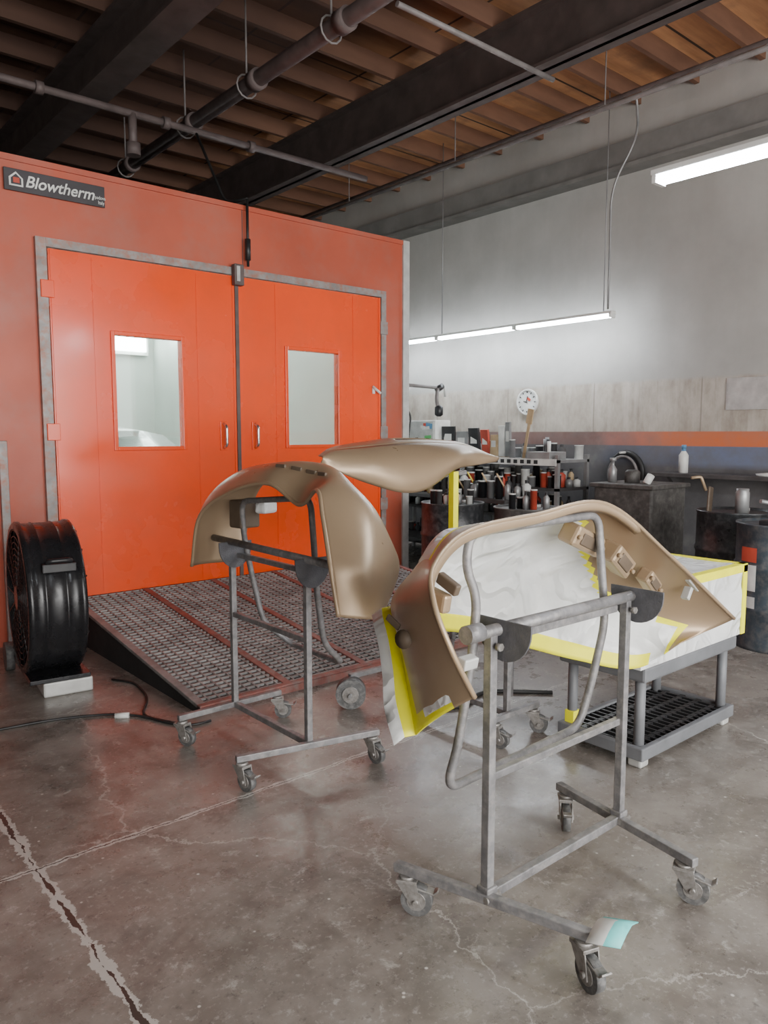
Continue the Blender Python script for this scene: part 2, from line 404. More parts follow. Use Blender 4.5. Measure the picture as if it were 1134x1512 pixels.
m=M(); m.b2((3.226,BY-.05,.29),(3.259,BY-.034,2.79),"pipe_dark"); m.done("door_seal",booth)
m=M(); m.b2((4.70,BY-.05,1.88),(4.73,BY-.04,1.95),"item_white"); m.tube([(4.7,BY-.05,1.95),(4.76,BY-.1,1.88)],.012,"item_white",8); m.done("door_latch")
m=M(); m.b2((3.20,BY-.1,2.71),(3.29,BY-.041,2.88),"pipe_dark",.008); m.b2((3.215,BY-.11,2.74),(3.245,BY-.1,2.86),"galv")
m.done("door_closer")
m=M(); m.cyl((3.35,BY-.06,2.88),(3.35,BY-.06,3.42),.012,"cord_black",8); m.cyl((3.35,BY-.06,2.93),(3.35,BY-.06,3.1),.024,"cord_black",8)
m.tube([(3.35,BY-.06,3.42),(3.35,BY+.3,3.47),(3.30,BY+.7,4.14)],.012,"cord_black",8,.1)
m.done("hanging_cable")
sg=empty("booth_sign")
m=M(); m.b2((1.50,BY-.03,3.14),(2.18,BY-.017,3.285),"sign_black",.003)
m.poly([(1.53,BY-.032,3.17),(1.53,BY-.032,3.225),(1.575,BY-.032,3.265),(1.62,BY-.032,3.225),(1.62,BY-.032,3.17)],(0,-1,0),.003,"item_white")
m.poly([(1.542,BY-.036,3.18),(1.542,BY-.036,3.22),(1.575,BY-.036,3.25),(1.608,BY-.036,3.22),(1.608,BY-.036,3.18)],(0,-1,0),.003,"sign_black")
m.b2((1.555,BY-.043,3.19),(1.595,BY-.038,3.225),"item_red")
m.done("plate",sg)
def text(body,size,loc,rot,mat,parent,shear=0,name="lettering",bold=.0,sx=1):
    cu=bpy.data.curves.new(name,"FONT"); cu.body=body; cu.size=size; cu.extrude=.002; cu.shear=shear; cu.offset=bold
    o=bpy.data.objects.new("tmp",cu); COL.objects.link(o); bpy.context.view_layer.update()
    me=bpy.data.meshes.new_from_object(o.evaluated_get(bpy.context.evaluated_depsgraph_get())); bpy.data.objects.remove(o)
    me.materials.clear(); me.materials.append(MATS[mat])
    q=bpy.data.objects.new(name,me); COL.objects.link(q); q.location=loc; q.rotation_euler=rot; q.parent=parent; q.scale=(sx,1,1); return q
text("Blowtherm",.108,(1.630,BY-.034,3.177),(math.pi/2,0,0),"item_white",sg,.3,bold=.0015,sx=.96)
text("padova\n   Italy",.034,(2.105,BY-.034,3.19),(math.pi/2,0,0),"item_white",sg,0,"small_lettering",sx=.8)

m=M(); cx=3.3
prof=[(6.6,.62),(6.65,.85),(7.5,.98),(8.0,1.05),(8.7,1.53),(9.6,1.60),(10.3,1.48),(10.9,1.1),(11.2,.95),(11.25,.55)]
W=[.82,.86,.9,.88,.64,.62,.62,.82,.84,.8]
rows=[]
for (py,pz),w in zip(prof,W):
    rows.append([V((cx-.9,py,.5)),V((cx-.92,py,min(pz,.9))),V((cx-w,py,pz-.05 if pz>1.2 else pz-.02)),V((cx-w*.6,py,pz)),V((cx+w*.6,py,pz)),V((cx+w,py,pz-.05 if pz>1.2 else pz-.02)),V((cx+.92,py,min(pz,.9))),V((cx+.9,py,.5))])
g=[[m.bm.verts.new(p) for p in r] for r in rows]
for i in range(len(g)-1):
    for j in range(7):
        glass=(i in (3,6) and j==3) or (i in (3,4,5,6) and j in (1,5))
        m.face([g[i][j],g[i+1][j],g[i+1][j+1],g[i][j+1]],"car_glass" if glass else "car_paint",True)
m.face(g[0],"car_paint"); m.face(g[-1][::-1],"car_paint")
for wy in (7.35,10.3):
    for sx in (-1,1): m.cyl((cx+sx*.7,wy,.60),(cx+sx*.93,wy,.60),.32,"rubber_black",28); m.cyl((cx+sx*.93,wy,.60),(cx+sx*.94,wy,.60),.2,"galv",20)
m.done("car")

# ---------------------------------------------------------------- ramp
m=M()
RX0,RX1,RY0,RY1=1.80,4.75,3.64,5.66; Z0,Z1=.035,.285
def rz(y): return Z0+(Z1-Z0)*(y-RY0)/(RY1-RY0)
for X in (RX0,RX1):
    m.poly([(X,RY0,0),(X,RY1,0),(X,RY1,Z1-.005),(X,RY0,Z0-.005)],(1 if X<3 else -1,0,0),.02,"pit_dark")
m.b2((RX0,RY0-.03,.0),(RX1,RY0,.04),"ramp_red")
rails=[1.80,2.35,2.93,3.52,4.11,4.70]
for X in rails:
    m.bar((X+.025,RY0,rz(RY0)),(X+.025,RY1,rz(RY1)),.05,.026,"grate_steel" if X==1.8 else "ramp_red")
m.bar((RX0,RY0,rz(RY0)),(RX1,RY0,rz(RY0)),.04,.03,"ramp_red")
for a,b in zip(rails[:-1],rails[1:]):
    x=a+.09
    while x<b-.01:
        m.bar((x,RY0,rz(RY0)),(x,RY1,rz(RY1)),.009,.016,"grate_steel",0); x+=.062
y=RY0+.03
while y<RY1:
    m.b2((RX0+.03,y,rz(y)-.006),(RX1-.03,y+.016,rz(y)+.008),"grate_steel"); y+=.047
m.b2((RX0+.02,RY0+.02,.003),(RX1-.02,RY1,.008),"pit_dark")
m.done("entry_ramp")

# ---------------------------------------------------------------- drum fan
fan=empty("drum_fan"); fx0,fx1,fy,fz,fr=1.21,1.53,4.76,.53,.44
m=M()
prof=[(fr-.03,0),(fr,0),(fr+.012,.01),(fr+.012,.03),(fr,.04),(fr,.09),(fr+.006,.095),(fr,.10),(fr,.20),(fr+.006,.205),(fr,.21),(fr,.27),(fr+.012,.28),(fr+.012,.30),(fr,.31),(fr-.03,.31),(fr-.03,0)]
seg=56; rings=[]
for r,h in prof: rings.append([m.bm.verts.new((fx0+h,fy+r*math.cos(2*math.pi*i/seg),fz+r*math.sin(2*math.pi*i/seg))) for i in range(seg)])
for a in range(len(prof)-1):
    for i in range(seg):
        j=(i+1)%seg; m.face([rings[a][i],rings[a][j],rings[a+1][j],rings[a+1][i]],"fan_black",True)
m.done("housing",fan)
m=M()
for X in (fx0+.005,fx1-.005):
    for k in range(1,12):
        r=fr*k/12; m.tube([(X,fy+r*math.cos(a),fz+r*math.sin(a)) for a in [2*math.pi*i/32 for i in range(32)]],.003,"fan_black",5,closed=True)
    for k in range(8):
        a=math.pi*k/8; d=V((0,math.cos(a),math.sin(a)))*(fr-.01); c=V((X,fy,fz)); m.cyl(c-d,c+d,.004,"fan_black",6)
    m.cyl((X-.01,fy,fz),(X+.01,fy,fz),.07,"fan_black")
m.done("grille",fan)
m=M(); m.cyl((1.24,fy,fz),(1.45,fy,fz),.09,"fan_black")
for k in range(5):
    a=2*math.pi*k/5; r=V((0,math.cos(a),math.sin(a))); tn=V((0,-math.sin(a),math.cos(a))); c=V((1.36,fy,fz))
    v=[c+r*.08-tn*.05+V((-.04,0,0)),c+r*.08+tn*.05+V((.04,0,0)),c+r*.4+tn*.13+V((.05,0,0)),c+r*.4-tn*.08+V((-.05,0,0))]
    m.poly(v,(1,0,0),.004,"fan_black")
m.done("blades",fan)
m=M()
m.b2((1.28,4.42,0),(1.55,4.80,.085),"galv",.01)
m.b2((1.21,4.42,.085),(1.54,5.05,.11),"fan_black",.005)
m.cyl((1.17,5.12,.09),(1.22,5.12,.09),.09,"rubber_black"); m.cyl((1.52,5.12,.09),(1.57,5.12,.09),.09,"rubber_black"); m.cyl((1.19,5.12,.09),(1.55,5.12,.09),.015,"item_gray",8)
m.tube([(1.32,4.38,.78),(1.32,4.32,.80),(1.44,4.32,.80),(1.44,4.38,.78)],.014,"item_black",8,.03)
m.b2((1.29,4.34,.73),(1.47,4.39,.78),"item_black",.005)
m.done("base_and_handle",fan)
cc=V((1.35,4.72,0)); fan.matrix_world=Matrix.Translation(cc)@Matrix.Rotation(math.radians(-7),4,'Z')@Matrix.Translation(-cc)
m=M(); m.tube([(1.66,4.5,.008),(1.74,4.35,.008),(1.70,4.05,.008),(1.55,3.8,.008),(1.62,3.6,.008),(1.7,3.5,.008),(1.8,3.5,.008)],.007,"cord_black",6,.12)
m.tube([(.2,4.3,.008),(.8,4.1,.008),(1.2,4.05,.008),(1.5,3.9,.008),(1.66,3.55,.008)],.007,"cord_black",6,.15)
m.tube([(1.44,3.88,.012),(1.50,3.84,.012)],.016,"item_white",8)
m.done("extension_cord")

# ---------------------------------------------------------------- stands
def caster(m,x,y,ztop,ang,r=.05,lock=True):
    d=V((math.cos(ang),math.sin(ang),0)); n=V((-d.y,d.x,0)); c=V((x,y,0))+d*.03
    m.cyl(c+n*-.014+V((0,0,r)),c+n*.014+V((0,0,r)),r,"rubber_black",24); m.cyl(c+n*-.017+V((0,0,r)),c+n*.017+V((0,0,r)),r*.6,"caster_metal",18)
    m.cyl(c+n*-.03+V((0,0,r)),c+n*.03+V((0,0,r)),.009,"caster_metal",8)
    top=V((x,y,ztop))
    for sg in (-1,1):
        o=n*.022*sg
        m.poly([c+o+d*.015+V((0,0,r-.012)),c+o-d*.015+V((0,0,r-.012)),top+o-d*.032-V((0,0,.02)),top+o+d*.032-V((0,0,.02))],n,.004,"caster_metal")
    m.box(top-V((0,0,.016)),(.066,.052,.012),"caster_metal",(0,0,ang),.002)
    m.cyl(top-V((0,0,.012)),top+V((0,0,.0)),.026,"caster_metal",14)
    m.cyl(top,top+V((0,0,.02)),.010,"caster_metal",8)
    if lock:
        m.bar(top+d*.02-V((0,0,.035)),top+d*.085-V((0,0,.05)),.034,.006,"caster_metal",.002)
        m.bar(top+d*.085-V((0,0,.05)),top+d*.10-V((0,0,.035)),.034,.006,"caster_metal",.002)
S="stand_steel"
def halfdisc(m,x,yc,z,r,sgn):
    pts=[(x,yc+r,z+.02)]+[(x,yc+r*math.cos(a),z-r*1.0*math.sin(a)) for a in [math.pi*i/14 for i in range(15)]]+[(x,yc-r,z+.02)]
    m.poly(pts,(sgn,0,0),.006,"plate_dark")
m=M(); zb=.145; w=.029
m.bar((1.50,1.70,zb),(1.685,1.08,zb),w,w,S); m.bar((2.34,1.70,zb),(2.23,1.09,zb),w,w,S)
m.bar((1.60,1.41,zb),(2.30,1.41,zb),w,w,S)
m.bar((1.605,1.41,zb),(1.605,1.41,.93),w,w,S); m.bar((2.298,1.41,zb),(2.298,1.41,.955),w,w,S)
for x in (1.605,2.298):
    m.box((x,1.41,zb+.01),(.045,.045,.04),S,bev=.004); m.cyl((x-.03,1.39,zb),(x+.03,1.39,zb),.011,"caster_metal",8)
    m.cyl((x,1.385,.90),(x,1.37,.90),.012,"caster_metal",6)
caster(m,1.515,1.66,zb-.016,2.2+3.14); caster(m,1.675,1.12,zb-.016,-1.9); caster(m,2.33,1.66,zb-.016,-2.4); caster(m,2.235,1.13,zb-.016,-1.2)
m.cyl((1.52,1.41,.94),(2.36,1.41,.94),.019,S,14); m.bar((1.63,1.44,.90),(2.28,1.44,.90),.025,.025,S)
m.cyl((1.50,1.41,.945),(1.56,1.41,.945),.027,S,14)
m.bar((1.60,1.42,.50),(2.30,1.42,.50),.024,.024,S)
halfdisc(m,1.64,1.39,.95,.10,-1); halfdisc(m,2.33,1.39,.95,.10,1)
loop=[(1.52,1.50,.46),(2.20,1.52,.47),(2.24,1.50,.62),(2.27,1.47,.85),(2.25,1.48,1.05),(2.24,1.49,1.225),(1.60,1.49,1.215),(1.57,1.48,1.12),(1.60,1.46,1.03),(1.58,1.46,.85),(1.55,1.48,.60)]
m.tube(loop,.014,S,12,.06,closed=True)
m.done("bumper_stand")
m=M()
g=[[m.bm.verts.new((1.665+.10*u+.02*v,1.095-.04*v+.02*u,zb+.018+.012*math.sin(4*u)+.004*v)) for v in range(0,3)] for u in [-.3,.1,.5,.8,1.0]]
for i in range(4):
    for j in range(2): m.face([g[i][j],g[i+1][j],g[i+1][j+1],g[i][j+1]],"item_teal" if j==1 or i==3 else "item_white",True)
m.done("shop_wipe",solid=.003)
m=M(); zb=.135; w=.028
m.bar((1.54,3.33,zb),(2.12,3.33,zb),w,w,S); m.bar((1.52,2.74,zb),(2.17,2.58,zb),w,w,S)
m.bar((1.85,3.35,zb),(1.85,2.67,zb),w,w,S)
m.bar((1.85,3.33,zb),(1.85,3.33,.95),w,w,S); m.bar((1.85,2.68,zb),(1.85,2.68,.95),w,w,S)
caster(m,1.56,3.33,zb-.016,-1.2,.045); caster(m,2.10,3.33,zb-.016,-.6,.045); caster(m,1.545,2.735,zb-.016,-1.4,.045); caster(m,2.14,2.59,zb-.016,-1.5,.045)
m.cyl((1.82,3.46,.975),(1.82,2.46,.965),.017,S,14); m.bar((1.87,3.33,.90),(1.87,2.68,.90),.024,.024,S); m.bar((1.85,3.33,.60),(1.85,2.68,.60),.024,.024,S)
for yy in (3.30,2.64):
    pts=[(1.85+.09*math.cos(a),yy,.95-.11*math.sin(a)) for a in [math.pi*i/14 for i in range(15)]]
    m.poly([(1.94,yy,.97)]+pts+[(1.76,yy,.97)],(0,-1,0),.006,"plate_dark")
loop=[(2.12,3.22,.42),(2.12,2.78,.42),(1.98,2.74,.55),(1.93,2.72,.80),(1.90,2.70,1.05),(1.90,2.72,1.22),(1.88,3.28,1.17),(1.90,3.30,1.0),(1.93,3.28,.8),(1.98,3.26,.55)]
m.tube(loop,.014,S,12,.06,closed=True)
m.done("bumper_stand")
m=M(); zb=.135
m.bar((2.66,2.33,zb),(3.02,2.33,zb),w,w,S); m.bar((2.50,3.22,zb+.03),(3.3,3.22,zb+.03),w,w,S)
m.bar((2.80,2.33,zb),(2.80,3.22,zb),w,w,S); m.bar((2.80,2.35,zb),(2.80,2.35,.82),w,w,S)
m.tube([(2.86,2.38,.20),(2.86,2.38,.45),(2.86,2.5,.6),(2.86,3.1,.6)],.015,S,10,.08)
m.bar((2.80,2.35,.80),(3.46,3.37,.80),w,w,S)
caster(m,2.69,2.33,zb-.016,-1.3,.045); caster(m,2.98,2.33,zb-.016,-1.0,.045); caster(m,3.28,3.22,zb+.012,-1.0,.05)
m.cyl((2.46,3.16,.085),(2.51,3.22,.085),.082,"rubber_black",28); m.cyl((2.455,3.155,.085),(2.515,3.225,.085),.045,"caster_metal",20); m.cyl((2.44,3.14,.085),(2.6,3.3,.085),.01,"item_gray",8)
m.bar((2.50,3.20,.085),(2.50,3.22,.165),.03,.03,S)
m.bar((2.95,3.42,1.22),(3.6,3.40,1.25),w,w,S); m.bar((3.46,3.37,.16),(3.46,3.37,.85),w,w,S); m.bar((3.46,3.37,.85),(3.46,3.37,1.26),.045,.045,"tape_yellow")
m.bar((3.3,3.22,.165),(3.46,3.37,.165),w,w,S)
m.done("bumper_stand")

# ---------------------------------------------------------------- masked front bumper (foreground)
b1=empty("masked_front_bumper")
N=[(1.31,1.20,.87),(1.23,1.20,1.0),(1.22,1.25,1.11),(1.29,1.32,1.18),(1.52,1.42,1.235),(1.87,1.47,1.25),(2.24,1.46,1.262),(2.56,1.40,1.06),(2.97,1.34,.77)]
Mi=[(1.34,1.35,.77),(1.32,1.42,.93),(1.33,1.50,1.055),(1.43,1.53,1.13),(1.64,1.66,1.14),(1.97,1.74,1.08),(2.34,1.74,.99),(2.68,1.60,.83),(2.92,1.41,.72)]
F=[(1.40,1.50,.66),(1.46,1.62,.83),(1.52,1.74,.95),(1.62,1.83,.93),(1.80,1.90,.82),(2.10,1.90,.74),(2.50,1.75,.60),(2.70,1.60,.56),(2.78,1.46,.68)]
def fn(S,T):
    if S<3.0:
        if T>.86: return "tape_yellow"
        if S<.22 and T>.25: return "tape_yellow" if S<.12 or T>.7 else "masking_film"
        return "primer_tan"
    if S>7.3:
        return "primer_tan" if T<.55 or S>7.75 else ("tape_yellow" if S>7.6 or T<.62 else "masking_film")
    t0=.11 if S<6 else .11+.39*min(1,(S-6)/.6)
    t1=.90
    if T<t0: return "primer_tan"
    if T<t0+.055: return "tape_yellow"
    if T>t1: return "tape_yellow"
    return "masking_film"
def wr(S,T,p):
    if fn(S,T)=="masking_film":
        q=noise.noise(p*5)*.018+noise.noise(p*13)*.006+abs(noise.noise(p*7+V((4,4,4))))*.012
        return V((0,q,q*.5))
    return V((0,0,0))
m=M(); loft(m,N,Mi,F,150,44,fn,wr); m.done("cover",b1,.005)
m=M(); m.tube([catm(N,i/10) for i in range(0,81)],.007,"primer_tan",8)
m.done("rolled_edge",b1)
m=M(); g=[]
for i in range(61):
    S_=2.6+i/60*3.9; p=catm(N,S_); g.append([m.bm.verts.new(p+V((0,0,.004))),m.bm.verts.new(p+V((0,-.012,-.022))),m.bm.verts.new(p+V((0,.012,-.034)))])
for i in range(60):
    for j in range(2): m.face([g[i][j],g[i+1][j],g[i+1][j+1],g[i][j+1]],"primer_tan",True)
m.done("top_flange",b1,.004)
m=M(); g=[]
for i in range(25):
    S_=i/24*2.4; p=catm(F,S_); w_=.03+.02*noise.noise(p*8)
    g.append([m.bm.verts.new(p),m.bm.verts.new(p+V((-.02,w_*.9,-.01))),m.bm.verts.new(p+V((-.05,w_*1.3,-.03)))])
for i in range(24):
    for j in range(2): m.face([g[i][j],g[i+1][j],g[i+1][j+1],g[i][j+1]],"tape_yellow" if j==0 else "masking_film",True)
m.done("masking_skirt",b1,.002)
m=M()
def shell(c,size,rot,k="primer_tan"):
    m.box(c,size,k,rot,.012); R_=Euler(rot).to_matrix()
    m.box(V(c)+R_@V((0,-size[1]*.5,0)),(size[0]*.6,.012,size[2]*.55),"primer_dark",rot,.004)
    for sx in (-1,1): m.cyl(V(c)+R_@V((sx*size[0]*.42,-size[1]*.5,0)),V(c)+R_@V((sx*size[0]*.42,-size[1]*.5-.012,0)),.008,"primer_tan",8)
shell((2.22,1.54,1.135),(.20,.07,.075),(.3,.35,.1)); shell((2.42,1.53,1.045),(.15,.08,.075),(.3,.6,.1)); shell((2.58,1.49,.95),(.11,.06,.055),(.3,.65,.1))
m.box((2.74,1.40,.93),(.09,.02,.02),"galv",(0,.6,0),.003); m.box((2.70,1.40,.90),(.02,.03,.05),"galv",(0,.6,0),.003)
m.box((1.31,1.34,1.09),(.03,.10,.05),"primer_tan",(.2,0,0),.008)
m.box((1.32,1.30,1.13),(.02,.07,.03),"primer_dark",(.4,0,0),.004)
m.box((1.36,1.27,.93),(.05,.03,.03),"galv",(.2,0,0),.004)
m.lathe([(.0,0),(.022,0),(.026,.006),(.0,.008)],(1.30,1.44,.965),"primer_dark",16,(-1,-.3,.1)); m.box((1.305,1.49,1.0),(.008,.05,.02),"primer_dark",(.5,0,.1),.003)
m.done("mounting_brackets",b1)

# ---------------------------------------------------------------- second bumper on stand 2
b2=empty("front_bumper")
N=[(1.70,3.47,.84),(1.70,3.37,1.10),(1.735,3.13,1.23),(1.78,2.87,1.28),(1.80,2.66,1.20),(1.75,2.46,1.275),(1.67,2.31,1.18),(1.62,2.20,1.03),(1.62,2.15,.84)]
Mi=[(1.84,3.55,.83),(1.84,3.48,1.15),(1.87,3.30,1.305),(1.90,2.98,1.365),(1.95,2.70,1.36),(1.93,2.50,1.30),(1.87,2.28,1.20),(1.80,2.14,1.02),(1.74,2.11,.82)]
F=[(2.00,3.48,.83),(2.05,3.50,1.05),(2.05,3.35,1.24),(2.05,3.02,1.31),(2.08,2.77,1.27),(2.06,2.57,1.20),(2.02,2.37,1.09),(2.00,2.25,.97),(1.87,2.20,.79)]
m=M(); loft(m,N,Mi,F,120,30,lambda a,b:"primer_tan"); m.done("cover",b2,.006)
m=M(); m.tube([catm(N,i/10) for i in range(0,81)],.009,"primer_tan",8); m.done("rolled_edge",b2)
m=M(); m.box((1.93,3.34,1.10),(.12,.10,.14),"primer_dark",(0,0,.1),.01); m.box((1.97,3.2,1.14),(.10,.07,.06),"masking_film",(0,0,.3),.015)
for S_ in (3.1,3.45,3.8,4.15):
    p=surf(N,Mi,F,S_,.30); q=surf(N,Mi,F,S_+.12,.30); d=(q-p).normalized()
    n_=(surf(N,Mi,F,S_,.45)-p).cross(d).normalized(); n_=n_ if n_.z>0 else -n_
    m.bar(p+n_*.001,p+d*.06+n_*.001,.012,.028,"primer_dark",.003)
m.done("mounting_brackets",b2)

b3=empty("rear_bumper")
N=[(2.44,3.40,1.335),(2.51,3.35,1.295),(2.70,3.30,1.22),(2.92,3.25,1.16),(3.12,3.25,1.175),(3.40,3.30,1.275),(3.65,3.36,1.295),(3.92,3.42,1.31)]
F=[(2.45,3.42,1.375),(2.58,3.45,1.405),(2.78,3.45,1.42),(3.00,3.45,1.435),(3.18,3.46,1.44),(3.45,3.47,1.435),(3.70,3.47,1.415),(3.94,3.45,1.34)]
Mi=[(V(a)+V(b))/2+V((0,-.085 if 1<i<6 else -.03,.012)) for i,(a,b) in enumerate(zip(N,F))]
m=M(); loft(m,N,Mi,F,80,16,lambda a,b:"primer_tan"); m.done("cover",b3,.006)
dep=[.02,.14,.27,.34,.36,.34,.22,.03]
M2=[V(p)+V((d*.25,d*.48,d*.08)) for p,d in zip(F,dep)]; F2=[V(p)+V((d*.5,d,d*.05)) for p,d in zip(F,dep)]
m=M(); loft(m,F,M2,F2,80,16,lambda a,b:"primer_tan",skip=lambda S,T:(3.4<S<5.6 and .25<T<.75)); m.done("top_face",b3,.006)
m=M(); loft(m,[V(p)+V((.0,.02,-.05)) for p in F],[V(p)+V((0,0,-.055)) for p in M2],[V(p)+V((0,-.01,-.05)) for p in F2],40,8,lambda a,b:"primer_dark",skip=lambda S,T:S<1.9 or S>6.0); m.done("recess",b3)

# ---------------------------------------------------------------- utility cart + masked box
m=M(); cx0,cx1,cy0,cy1=3.0,3.84,1.74,2.16
for x in (cx0+.03,cx1-.03):
    for y in (cy0+.03,cy1-.03):
        m.cyl((x,y,.0),(x,y,.44),.024,"cart_gray",16); m.box((x,y,.03),(.07,.07,.06),"galv",bev=.01)
m.b2((cx0-.02,cy0-.02,.40),(cx1+.02,cy1+.02,.47),"cart_gray",.012)
m.b2((cx0-.02,cy0-.02,.04),(cx1+.02,cy0+.01,.10),"cart_gray",.006); m.b2((cx0-.02,cy1-.01,.04),(cx1+.02,cy1+.02,.10),"cart_gray",.006)
m.b2((cx0-.02,cy0,.04),(cx0+.01,cy1,.10),"cart_gray",.006); m.b2((cx1-.01,cy0,.04),(cx1+.02,cy1,.10),"cart_gray",.006)
x=cx0+.03
while x<cx1: m.b2((x,cy0,.065),(x+.012,cy1,.09),"item_black"); x+=.045
y=cy0+.05
while y<cy1: m.b2((cx0,y,.06),(cx1,y+.025,.088),"item_black"); y+=.09
m.bar((cx0+.03,cy1-.03,.06),(cx0+.03,cy1-.03,.16),.052,.052,"tape_yellow")
m.done("utility_cart")
mb=empty("masked_panel_box")
m=M(); bx0,bx1,by0,by1,bz0,bz1=2.94,3.92,1.72,2.34,.47,.83
def grid(o,a,b,na,nb,k):
    g=[]
    for i in range(na+1):
        r=[]
        for j in range(nb+1):
            p=V(o)+V(a)*i/na+V(b)*j/nb; q=noise.noise(p*6)*.014+noise.noise(p*17)*.008
            if i in(0,na) or j in(0,nb): q=0
            nn=V(a).cross(V(b)).normalized(); r.append(m.bm.verts.new(p+nn*q))
        g.append(r)
    for i in range(na):
        for j in range(nb): m.face([g[i][j],g[i+1][j],g[i+1][j+1],g[i][j+1]],k,True)
W_,D_,H_=bx1-bx0,by1-by0,bz1-bz0
grid((bx0,by0,bz0),(W_,0,0),(0,0,H_),30,14,"masking_film"); grid((bx0,by0,bz1),(W_,0,0),(0,D_,0),30,18,"masking_film")
grid((bx0,by1,bz0),(0,-D_,0),(0,0,H_),18,14,"masking_film"); grid((bx1,by0,bz0),(0,D_,0),(0,0,H_),18,14,"masking_film"); grid((bx1,by1,bz0),(-W_,0,0),(0,0,H_),30,14,"masking_film")
m.done("film_wrap",mb)
m=M(); t=.006; w=.035
m.b2((bx0,by0-t,bz1-w),(bx1+t,by0,bz1),"tape_yellow"); m.b2((bx0,by0-t,bz1),(bx1+t,by0+w,bz1+t),"tape_yellow")
m.b2((bx1-w,by0-t,bz0),(bx1+t,by0,bz1),"tape_yellow"); m.b2((bx1-w,by0,bz1),(bx1+t,by1,bz1+t),"tape_yellow"); m.b2((bx0,by1-w,bz1),(bx1,by1+t,bz1+t),"tape_yellow")
m.b2((bx1,by0,bz1-w),(bx1+t,by1,bz1),"tape_yellow"); m.b2((bx1,by0,bz0),(bx1+t,by0+w,bz1),"tape_yellow")
m.done("tape_edges",mb)

# ---------------------------------------------------------------- background workshop
def drum(x,y,r,h,k,bung=True):
    m=M(); pr=[(r*.97,0),(r,.0),(r,.02)]
    for f in (.33,.66): pr+=[(r,h*f-.025),(r+.010,h*f-.01),(r+.010,h*f+.01),(r,h*f+.025)]
    pr+=[(r,h-.02),(r+.008,h-.012),(r+.008,h),(r-.008,h),(r-.01,h-.02),(0,h-.02)]
    m.lathe(pr,(x,y,0),k,40)
    if bung: m.cyl((x+r*.55,y,h-.02),(x+r*.55,y,h+.005),.03,"galv",12)
    return m
m=drum(5.98,2.72,.29,.90,"drum_black")
m.lathe([(.05,0),(.05,.17,"item_gray"),(.045,.18),(.045,.20)],(5.85,2.62,.88),"item_gray",18)
m.box((5.86,2.88,.98),(.10,.02,.2),"primer_dark",(0,.15,.2),.008); m.tube([(5.83,2.90,1.05),(5.80,2.93,1.16),(5.74,2.98,1.15)],.012,"primer_tan",8,.02)
m.done("steel_drum")
m=drum(5.55,2.20,.29,.88,"drum_blue")
for za,zb_,k in ((.42,.60,"item_white"),(.30,.38,"item_white"),(.62,.72,"item_red")):
    g=[[m.bm.verts.new((5.55+.302*math.cos(a),2.20+.302*math.sin(a),zz)) for zz in (za,zb_)] for a in [2.6+i*.06 for i in range(8)]]
    for i in range(7): m.face([g[i][0],g[i+1][0],g[i+1][1],g[i][1]],k,True)
m.b2((5.4,2.1,.86),(5.6,2.3,.90),"item_black",.01); m.tube([(5.45,2.2,.9),(5.4,2.2,1.02),(5.3,2.25,1.04)],.015,"item_gray",8,.03)
m.done("steel_drum")
drum(5.10,4.98,.29,.86,"drum_black").done("steel_drum")
m=drum(5.42,4.36,.29,.84,"tank_gray"); m.done("steel_drum")
m=M(); m.b2((6.15,3.55,.1),(6.75,4.15,1.03),"tank_gray",.02); m.b2((6.12,3.52,1.0),(6.78,4.18,1.04),"tank_gray",.01)
for x in (6.2,6.7):
    for y in (3.6,4.1): m.cyl((x,y,0),(x,y,.1),.03,"item_black",10)
m.lathe([(.07,0),(.07,.10),(.05,.12)],(6.4,3.9,1.04),"tank_gray",18); m.cyl((6.3,3.7,1.04),(6.35,3.68,1.12),.035,"item_white",12)
m.lathe([(.04,0),(.04,.12),(.015,.16),(.015,.2),(.03,.2),(.03,.23)],(6.35,4.08,1.04),"item_gray",14)
m.done("parts_washer")
m=M(); m.b2((6.85,1.0,1.08),(7.2,4.0,1.12),"bench_dark",.005)
for y in (1.5,2.6,3.8): m.poly([(7.2,y,1.08),(6.9,y,1.08),(7.2,y,.85)],(0,1,0),.03,"bench_dark")
m.done("wall_shelf")
m=M(); m.lathe([(.045,0),(.045,.17),(.02,.21),(.02,.24,"item_blue"),(.022,.24,"item_blue"),(.022,.27,"item_blue")],(7.0,3.72,1.12),"item_white",18); m.done("spray_bottle")
m=M(); m.lathe([(.02,0),(.11,.0),(.12,.02),(.03,.03),(.0,.03)],(7.0,2.9,1.12),"item_white",24); m.done("small_dish")
m=M(); m.tube([(7.17,4.45+.2*math.cos(a),1.08+.22*math.sin(a)) for a in [2*math.pi*i/32 for i in range(32)]],.025,"cord_black",8,closed=True)
m.tube([(7.14,4.47+.17*math.cos(a),1.07+.19*math.sin(a)) for a in [2*math.pi*i/32 for i in range(32)]],.014,"pipe_gray",8,closed=True)
m.cyl((7.2,4.45,1.30),(7.05,4.45,1.30),.012,"galv",8); m.done("coiled_hose")
ck=empty("wall_clock")
m=M(); m.lathe([(.0,0),(.15,0),(.155,.02),(.15,.04),(.135,.04),(.134,.028),(.0,.028)],(7.2,5.79,1.87),"item_white",40,(-1,0,0))
for i in range(12):
    a=math.pi*i/6; m.box((7.168,5.79+.115*math.sin(a),1.87+.115*math.cos(a)),(.004,.01,.022),"item_black",(-a,0,0))
m.box((7.165,5.79,1.90),(.004,.008,.08),"item_black",(.3,0,0)); m.box((7.165,5.81,1.87),(.004,.06,.01),"item_black",(.3,0,0)); m.box((7.166,5.76,1.90),(.003,.05,.03),"item_red",(.6,0,0))
m.done("clock_body",ck)
m=M(); m.b2((7.185,2.6,1.72),(7.2,3.42,2.02),"galv",.003); m.b2((7.18,2.62,1.74),(7.187,3.40,2.0),"galv"); m.done("wall_access_panel")
rk=empty("shelving_rack")
